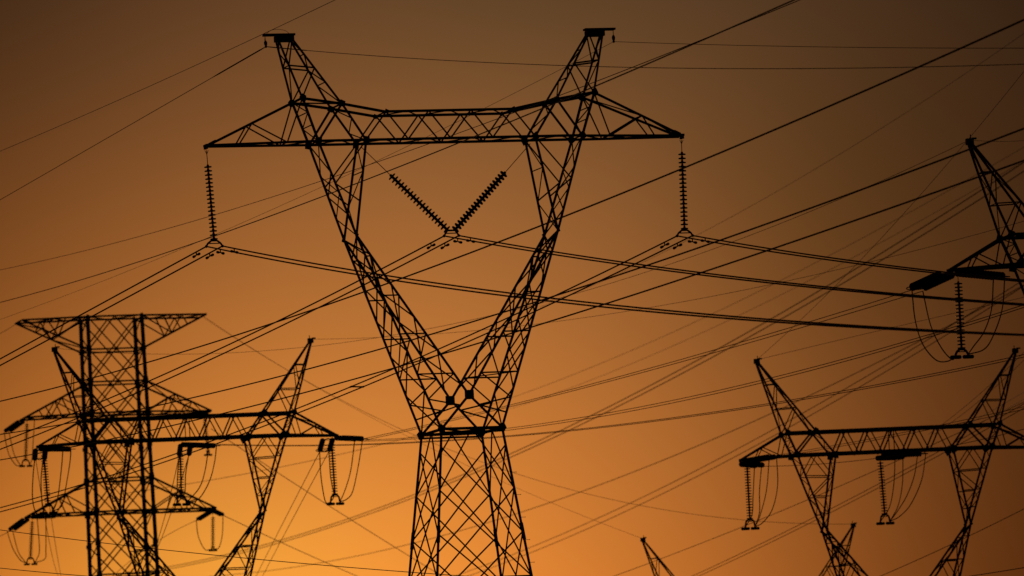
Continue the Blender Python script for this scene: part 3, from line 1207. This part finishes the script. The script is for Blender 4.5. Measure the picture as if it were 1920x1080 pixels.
# --- box pylon on the far left
ax2 = yawvec('T2')
t2lr, t2ll = local('T2', 7.4, 0, 40.5), local('T2', -7.4, 0, 40.5)
t2ml, t2mr = local('T2', -7.4, 0, 48.2), local('T2', 7.4, 0, 48.2)
q2a = strain_set('short strain string pointing down right from the lowest arm of the box pylon', t2lr + V(0, 0, 0), 418, 966, 2.7, True, 14, .2, False)
q2b = strain_set('short strain string pointing down left under the lowest right arm of the box pylon', t2lr, 368, 976, 2.7, True, 14, .2, False)
j2a = jumper_string('blurred vertical rod string under the lowest right arm tip of the box pylon', t2lr + V(0, 0, -.2), 399, 1026, .3, 16, ax2, .1, .15, GJ)
q2c = strain_set('strain string pair pointing down left from the lowest left arm of the box pylon', t2ll, 18, 996, 2.9, True, 14, .5, False)
j2b = jumper_string('blurred vertical string under the lowest left arm tip of the box pylon', t2ll + ax2 * .35, 57, 1046, .3, 18, ax2, .3, .4, GJ)
q2d = strain_set('strain string pair pointing down left from the middle left arm of the box pylon', t2ml, 10, 811, 2.9, True, 14, .5, False)
j2c = jumper_string('blurred vertical string under the middle left arm tip of the box pylon', t2ml + ax2 * .3, 48, 862, .3, 18, ax2, .3, .4, GJ)
q2e = strain_set('strain string pair lying left along the middle right arm of the box pylon', t2mr, 350, 777, 2.9, True, 14, .5, False)
j2d = jumper_string('faint vertical string under the middle right arm tip of the box pylon', t2mr - ax2 * .3, 390, 846, .3, 18, ax2, .1, .2, GJ)
q2f = strain_set('strain string pair lying right along the lowest left arm of the box pylon', t2ll + ax2 * .2, 105, 968, 2.9, False, 14, .5, False)
for lab, P0, P1, pts in (
        ('left loop beside the rod string of the box pylon lowest right arm', q2b, j2a[0], [(372, 1006), (384, 1030)]),
        ('right loop beside the rod string of the box pylon lowest right arm', q2a, j2a[1], [(417, 1000), (411, 1026)]),
        ('outer left loop under the lowest left arm of the box pylon', q2c - ax2 * .2, j2b[0], [(24, 1028), (38, 1050)]),
        ('inner left loop under the lowest left arm of the box pylon', q2c + ax2 * .25, j2b[0], [(34, 1034), (46, 1052)]),
        ('inner right loop under the lowest left arm of the box pylon', q2f - ax2 * 1.5, j2b[1], [(74, 1030), (69, 1048)]),
        ('outer right loop under the lowest left arm of the box pylon', q2f - ax2 * .8, j2b[1], [(86, 1030), (84, 1048)]),
        ('outer left loop under the middle left arm of the box pylon', q2d - ax2 * .1, j2c[0], [(16, 850), (30, 872)]),
        ('inner left loop under the middle left arm of the box pylon', q2d + ax2 * .3, j2c[0], [(26, 850), (38, 872)]),
        ('right loop under the middle left arm of the box pylon', t2ml + ax2 * .9, j2c[1], [(62, 830), (60, 860)])):
    loop(lab, P0, P1, pts, .036)

# ------------------------------------------------------------------ all other overhead lines
GL = 'conductors crossing the sky'
GF = 'faint out-of-focus conductors'
TW = POSE
p3R, p3L = local('T3', 7.3, 0, 35.3), local('T3', -7.3, 0, 35.3)
p4L, p4R = local('T4', -7.3, 0, 35.3), local('T4', 7.3, 0, 35.3)
p5L = local('T5', -7.3, 0, 35.3)
p6L, p6R = local('T6', -7.3, 0, 35.3), local('T6', 7.3, 0, 35.3)
k2R, k2L = local('T2', 7.4, 0, 55.95), local('T2', -7.4, 0, 55.95)
rows = [
 # label, pts, Da, Db, r, A, B, ext, group
 ('thin wire rising from the left edge past the left flat peak to the top edge', [(-20, 292), (160, 215), (393, 110), (493, 65), (650, -11)], 330, 262, .0085, None, None, (.1, .3), GL),
 ('upper of two wires rising from mid left edge to the top edge', [(-20, 511), (200, 459), (393, 403), (537, 360), (840, 262), (1116, 155), (1300, 79), (1510, -6)], 420, 225, .0105, None, None, (.1, .2), GL),
 ('lower darker of two wires rising from mid left edge to the top edge', [(-20, 573), (200, 509), (393, 443), (610, 368), (840, 279), (1116, 164), (1339, 65), (1500, -8)], 400, 190, .0155, None, None, (.1, .2), GL),
 ('thick dark wire crossing the whole picture highest on the right', [(-20, 760), (133, 718), (350, 650), (520, 607), (640, 562), (930, 457), (1186, 357), (1290, 315), (1600, 178), (1940, 25)], 330, 185, .02, None, None, (.1, .2), GL),
 ('thick dark wire passing just below the right edge pylon peak', [(-20, 819), (240, 770), (463, 720), (640, 675), (800, 628), (933, 590), (1057, 552), (1280, 477), (1605, 360), (1940, 230)], 350, 190, .0195, None, None, (.1, .2), GL),
 ('thick dark wire passing through the right edge pylon peak struts', [(-20, 866), (200, 826), (410, 775), (640, 717), (773, 677), (917, 640), (1075, 590), (1280, 526), (1600, 415), (1758, 360), (1940, 290)], 360, 190, .0195, None, None, (.1, .2), GL),
 ('upper wire of the pair from the left pylon right tip to the right edge pylon', [(0, 0), (813, 784), (960, 760), (1140, 713), (1280, 676), (1520, 604), (0, 0)], 0, 0, .0135, q3e, q5a, (0, 0), GL),
 ('lower wire of the pair from the left pylon right tip to the right edge pylon', [(0, 0), (813, 786), (960, 763), (1140, 717), (1280, 681), (1520, 611), (0, 0)], 0, 0, .0135, q3e + V(.1, 0, -.08), q5a + ax5 * .42 + V(0, 0, -.08), (0, 0), GL),
 ('upper wire of the pair from left pylon right tip passing under the right edge pylon', [(677, 824), (787, 822), (950, 802), (1133, 776), (1420, 718), (1647, 650), (1800, 607), (1940, 569)], 433, 300, .013, None, None, (0, .2), GL),
 ('lower wire of the pair from left pylon right tip passing under the right edge pylon', [(677, 826), (787, 824.5), (950, 806.5), (1133, 780), (1420, 723), (1647, 655), (1800, 612), (1940, 574)], 433, 300, .013, None, None, (0, .2), GL),
 ('upper wire of the pair from left pylon middle to the lower right pylon peak', [(405, 835), (537, 834), (787, 824), (947, 817), (1133, 800), (1317, 777), (1540, 744), (1680, 715), (1940, 657)], 432, 330, .014, None, None, (0, .2), GL),
 ('lower wire of the pair from left pylon middle to the lower right pylon peak', [(405, 836.5), (537, 835.5), (787, 825.5), (947, 819), (1133, 802), (1317, 779.5), (1540, 747), (1680, 719), (1940, 662)], 432, 330, .014, None, None, (0, .2), GL),
 ('wire leaving the lower right pylon left tip below its crossarm', [(1428, 873), (1560, 872), (1660, 857), (1720, 845), (1940, 800)], 426, 380, .014, None, None, (0, .2), GL),
 ('upper wire of the pair crossing the lower right pylon beam', [(1456, 853), (1497, 847), (1733, 803), (1940, 758)], 424, 370, .0125, None, None, (0, .2), GL),
 ('lower wire of the pair crossing the lower right pylon beam', [(1456, 856), (1497, 851), (1733, 807), (1940, 763)], 424, 370, .0125, None, None, (0, .2), GL),
 ('upper strand of the most blurred pair, rising from bottom left to the right edge pylon', [(330, 1062), (480, 1023), (653, 972), (777, 927), (960, 851), (1100, 784), (1280, 691), (1447, 597), (1630, 490), (1833, 360), (1940, 290)], 1000, 620, .034, None, None, (.1, .2), GF),
 ('lower strand of the most blurred pair, rising from bottom left to the right edge pylon', [(330, 1067), (480, 1028), (653, 975), (777, 931), (960, 857), (1100, 791), (1280, 700), (1467, 603), (1650, 493), (1840, 368), (1940, 305)], 1000, 620, .034, None, None, (.1, .2), GF),
 ('upper strand of the blurred pair rising right of the body through the lower right pylon', [(860, 1078), (990, 1027), (1190, 940), (1360, 855), (1523, 764), (1622, 707), (1730, 642), (1940, 512)], 850, 560, .024, None, None, (.1, .2), GF),
 ('lower strand of the blurred pair rising right of the body through the lower right pylon', [(860, 1087), (990, 1036), (1200, 949), (1360, 865), (1523, 775), (1640, 712), (1740, 648), (1940, 523)], 850, 560, .024, None, None, (.1, .2), GF),
 ('single blurred wire rising from bottom left past the lower right pylon left peak', [(487, 1073), (767, 1018), (910, 981), (1133, 906), (1287, 849), (1450, 773), (1567, 718), (1780, 607), (1940, 525)], 900, 600, .026, None, None, (.1, .2), GF),
 ('faint wire rising from the bottom edge under the lower right pylon left string', [(1130, 1087), (1317, 1019), (1420, 978), (1510, 938), (1667, 869), (1940, 745)], 560, 470, .016, None, None, (.1, .2), GF),
 ('upper strand of the faint pair passing left cup side of the lower right pylon', [(1280, 1089), (1447, 1008), (1527, 969), (1667, 900), (1747, 853), (1940, 745)], 620, 480, .018, None, None, (.1, .2), GF),
 ('lower strand of the faint pair passing left cup side of the lower right pylon', [(1290, 1090), (1447, 1014), (1527, 976), (1667, 907), (1747, 861), (1940, 753)], 620, 480, .018, None, None, (.1, .2), GF),
 ('faint wire rising at the bottom right behind the right cup side', [(1630, 1089), (1800, 1013), (1940, 944)], 470, 430, .016, None, None, (.2, .2), GF),
 ('short dark wire in the bottom right corner', [(1780, 1086), (1860, 1074), (1940, 1061)], 400, 380, .018, None, None, (.2, .2), GL),
 ('thin dark wire falling gently along the bottom left', [(-20, 991), (165, 1014), (320, 1033), (500, 1050), (770, 1073), (960, 1086)], 290, 240, .011, None, None, (.2, .2), GL),
 ('thin dark wire in the bottom left corner', [(-20, 1063), (80, 1073), (200, 1083)], 290, 270, .011, None, None, (.2, .3), GL),
 ('faint wire falling right from the box pylon to behind the middle body', [(396, 806), (476, 856), (523, 883), (610, 947), (737, 1025), (830, 1080)], 610, 700, .022, None, None, (0, .2), GF),
 ('faint wire falling right from the lowest strain string of the box pylon', [(0, 0), (470, 989), (520, 1013), (603, 1053), (680, 1084)], 0, 700, .022, q2a, None, (0, .2), GF),
 ('faint wire going down left from the lowest right strain string of the box pylon', [(0, 0), (340, 989), (290, 1018)], 0, 640, .016, q2b, None, (0, 1.2), GF),
 ('faint earth wire from the box pylon top right falling to the far small peak', [(0, 0), (427, 620), (534, 697), (645, 750), (800, 826), (953, 883), (1200, 947), (1373, 973), (0, 0)], 0, 0, .012, k2R, p6R, (0, 0), GF),
 ('faint earth wire falling to the left of the two far small peaks', [(0, 0), (600, 722), (670, 762), (800, 838), (977, 930), (1100, 978), (0, 0)], 0, 0, .008, k2R + V(0, .6, -.1), p6L, (0, 0), GF),
 ('faint earth wire from the left pylon right peak to the right edge pylon', [(0, 0), (690, 634), (800, 627), (1067, 598), (1280, 567), (1513, 520), (1647, 487), (1863, 430), (1940, 409)], 0, 325, .0085, p3R, None, (0, .2), GF),
 ('faint earth wire from the left pylon left peak to the right edge pylon peak', [(0, 0), (277, 662), (483, 657), (640, 640), (807, 617), (940, 590), (1140, 533), (1280, 487), (1513, 403), (1680, 322), (0, 0)], 0, 0, .0085, p3L, p5L, (0, 0), GF),
 ('faint earth wire rising steeply from the lower right pylon left peak to the top right', [(0, 0), (1493, 597), (1623, 477), (1723, 375), (1828, 250), (1935, 110)], 0, 330, .0085, p4L, None, (0, .2), GF),
 ('faint earth wire going right from the lower right pylon left peak', [(0, 0), (1647, 617), (1797, 590), (1940, 551)], 0, 360, .009, p4L, None, (0, .2), GF),
 ('faint earth wire going right from the right edge pylon peak', [(0, 0), (1860, 265), (1940, 262)], 0, 300, .008, p5L, None, (0, 1), GF),
 ('very faint wire rising from the right arm string to the top right edge', [(1180, 505), (1280, 452), (1457, 360), (1580, 290), (1713, 197), (1940, 50)], 620, 480, .0105, None, None, (.3, .2), GF),
 ('very faint wire rising through the middle right sky above its twin', [(900, 768), (1023, 720), (1280, 614), (1463, 527), (1580, 467), (1780, 358), (1940, 262)], 900, 640, .016, None, None, (.1, .2), GF),
 ('very faint wire rising through the middle right sky below its twin', [(1020, 745), (1280, 641), (1480, 545), (1600, 482), (1940, 290)], 900, 640, .015, None, None, (.1, .2), GF),
 ('very faint wire low behind the left pylon strings', [(290, 917), (320, 912), (470, 888), (640, 850), (800, 812)], 700, 760, .02, None, None, (.1, .1), GF),
 ('upper of the faint steep pair behind the lower right pylon right peak', [(1740, 815), (1777, 788), (1859, 719), (1940, 640)], 520, 440, .011, None, None, (0, .3), GF),
 ('lower of the faint steep pair behind the lower right pylon right peak', [(1750, 815), (1787, 790), (1869, 723), (1940, 655)], 520, 440, .011, None, None, (0, .3), GF),
 ('upper faint wire right of the lower right pylon right peak', [(1800, 805), (1870, 764), (1940, 724)], 520, 440, .012, None, None, (0, .3), GF),
 ('lower faint wire right of the lower right pylon right peak', [(1800, 815), (1870, 776), (1940, 738)], 520, 440, .012, None, None, (0, .3), GF),
 ('left wire of the steep pair falling from the left pylon right tip', [(0, 0), (570, 906), (520, 1000), (478, 1085)], 0, 640, .018, q3f - ax3 * .27, None, (0, .3), GF),
 ('right wire of the steep pair falling from the left pylon right tip', [(0, 0), (583, 910), (534, 1000), (490, 1085)], 0, 640, .018, q3f + ax3 * .27, None, (0, .3), GF),
 ('left wire of the steep pair falling from the left pylon middle', [(0, 0), (320, 930), (299, 1000), (283, 1050)], 0, 560, .018, q3d - ax3 * .27, None, (0, .5), GF),
 ('right wire of the steep pair falling from the left pylon middle', [(0, 0), (335, 925), (316, 970), (290, 1040)], 0, 560, .018, q3d + ax3 * .27, None, (0, .5), GF),
 ('left wire of the pair falling from the left pylon left tip', [(0, 0), (76, 930), (92, 1010), (112, 1085)], 0, 620, .014, q3b - ax3 * .2, None, (0, .3), GF),
 ('right wire of the pair falling from the left pylon left tip', [(0, 0), (82, 960), (100, 1030), (116, 1085)], 0, 620, .014, q3b + ax3 * .2, None, (0, .3), GF),
 ('faint wire leaving the box pylon top left corner to the left edge', [(0, 0), (10, 620), (-20, 633)], 0, 600, .014, k2L, None, (0, 1), GF),
 ('faint wire leaving the box pylon lowest left strain string to the left edge', [(0, 0), (5, 1003), (-20, 1014)], 0, 640, .018, q2c, None, (0, 1), GF),
 ('faint wire leaving the box pylon middle left strain string to the left edge', [(0, 0), (0, 815), (-20, 823)], 0, 640, .018, q2d, None, (0, 1), GF),
]
for label, pts, Da, Db, r, A, B, ext, g in rows:
    nm = 'earth_wire' if 'earth wire' in label else 'power_line'
    wire(label, pts, Da, Db, r * (1.3 if g == GL else 1.3), A=A, B=B, ext=ext, group=g, name=nm)
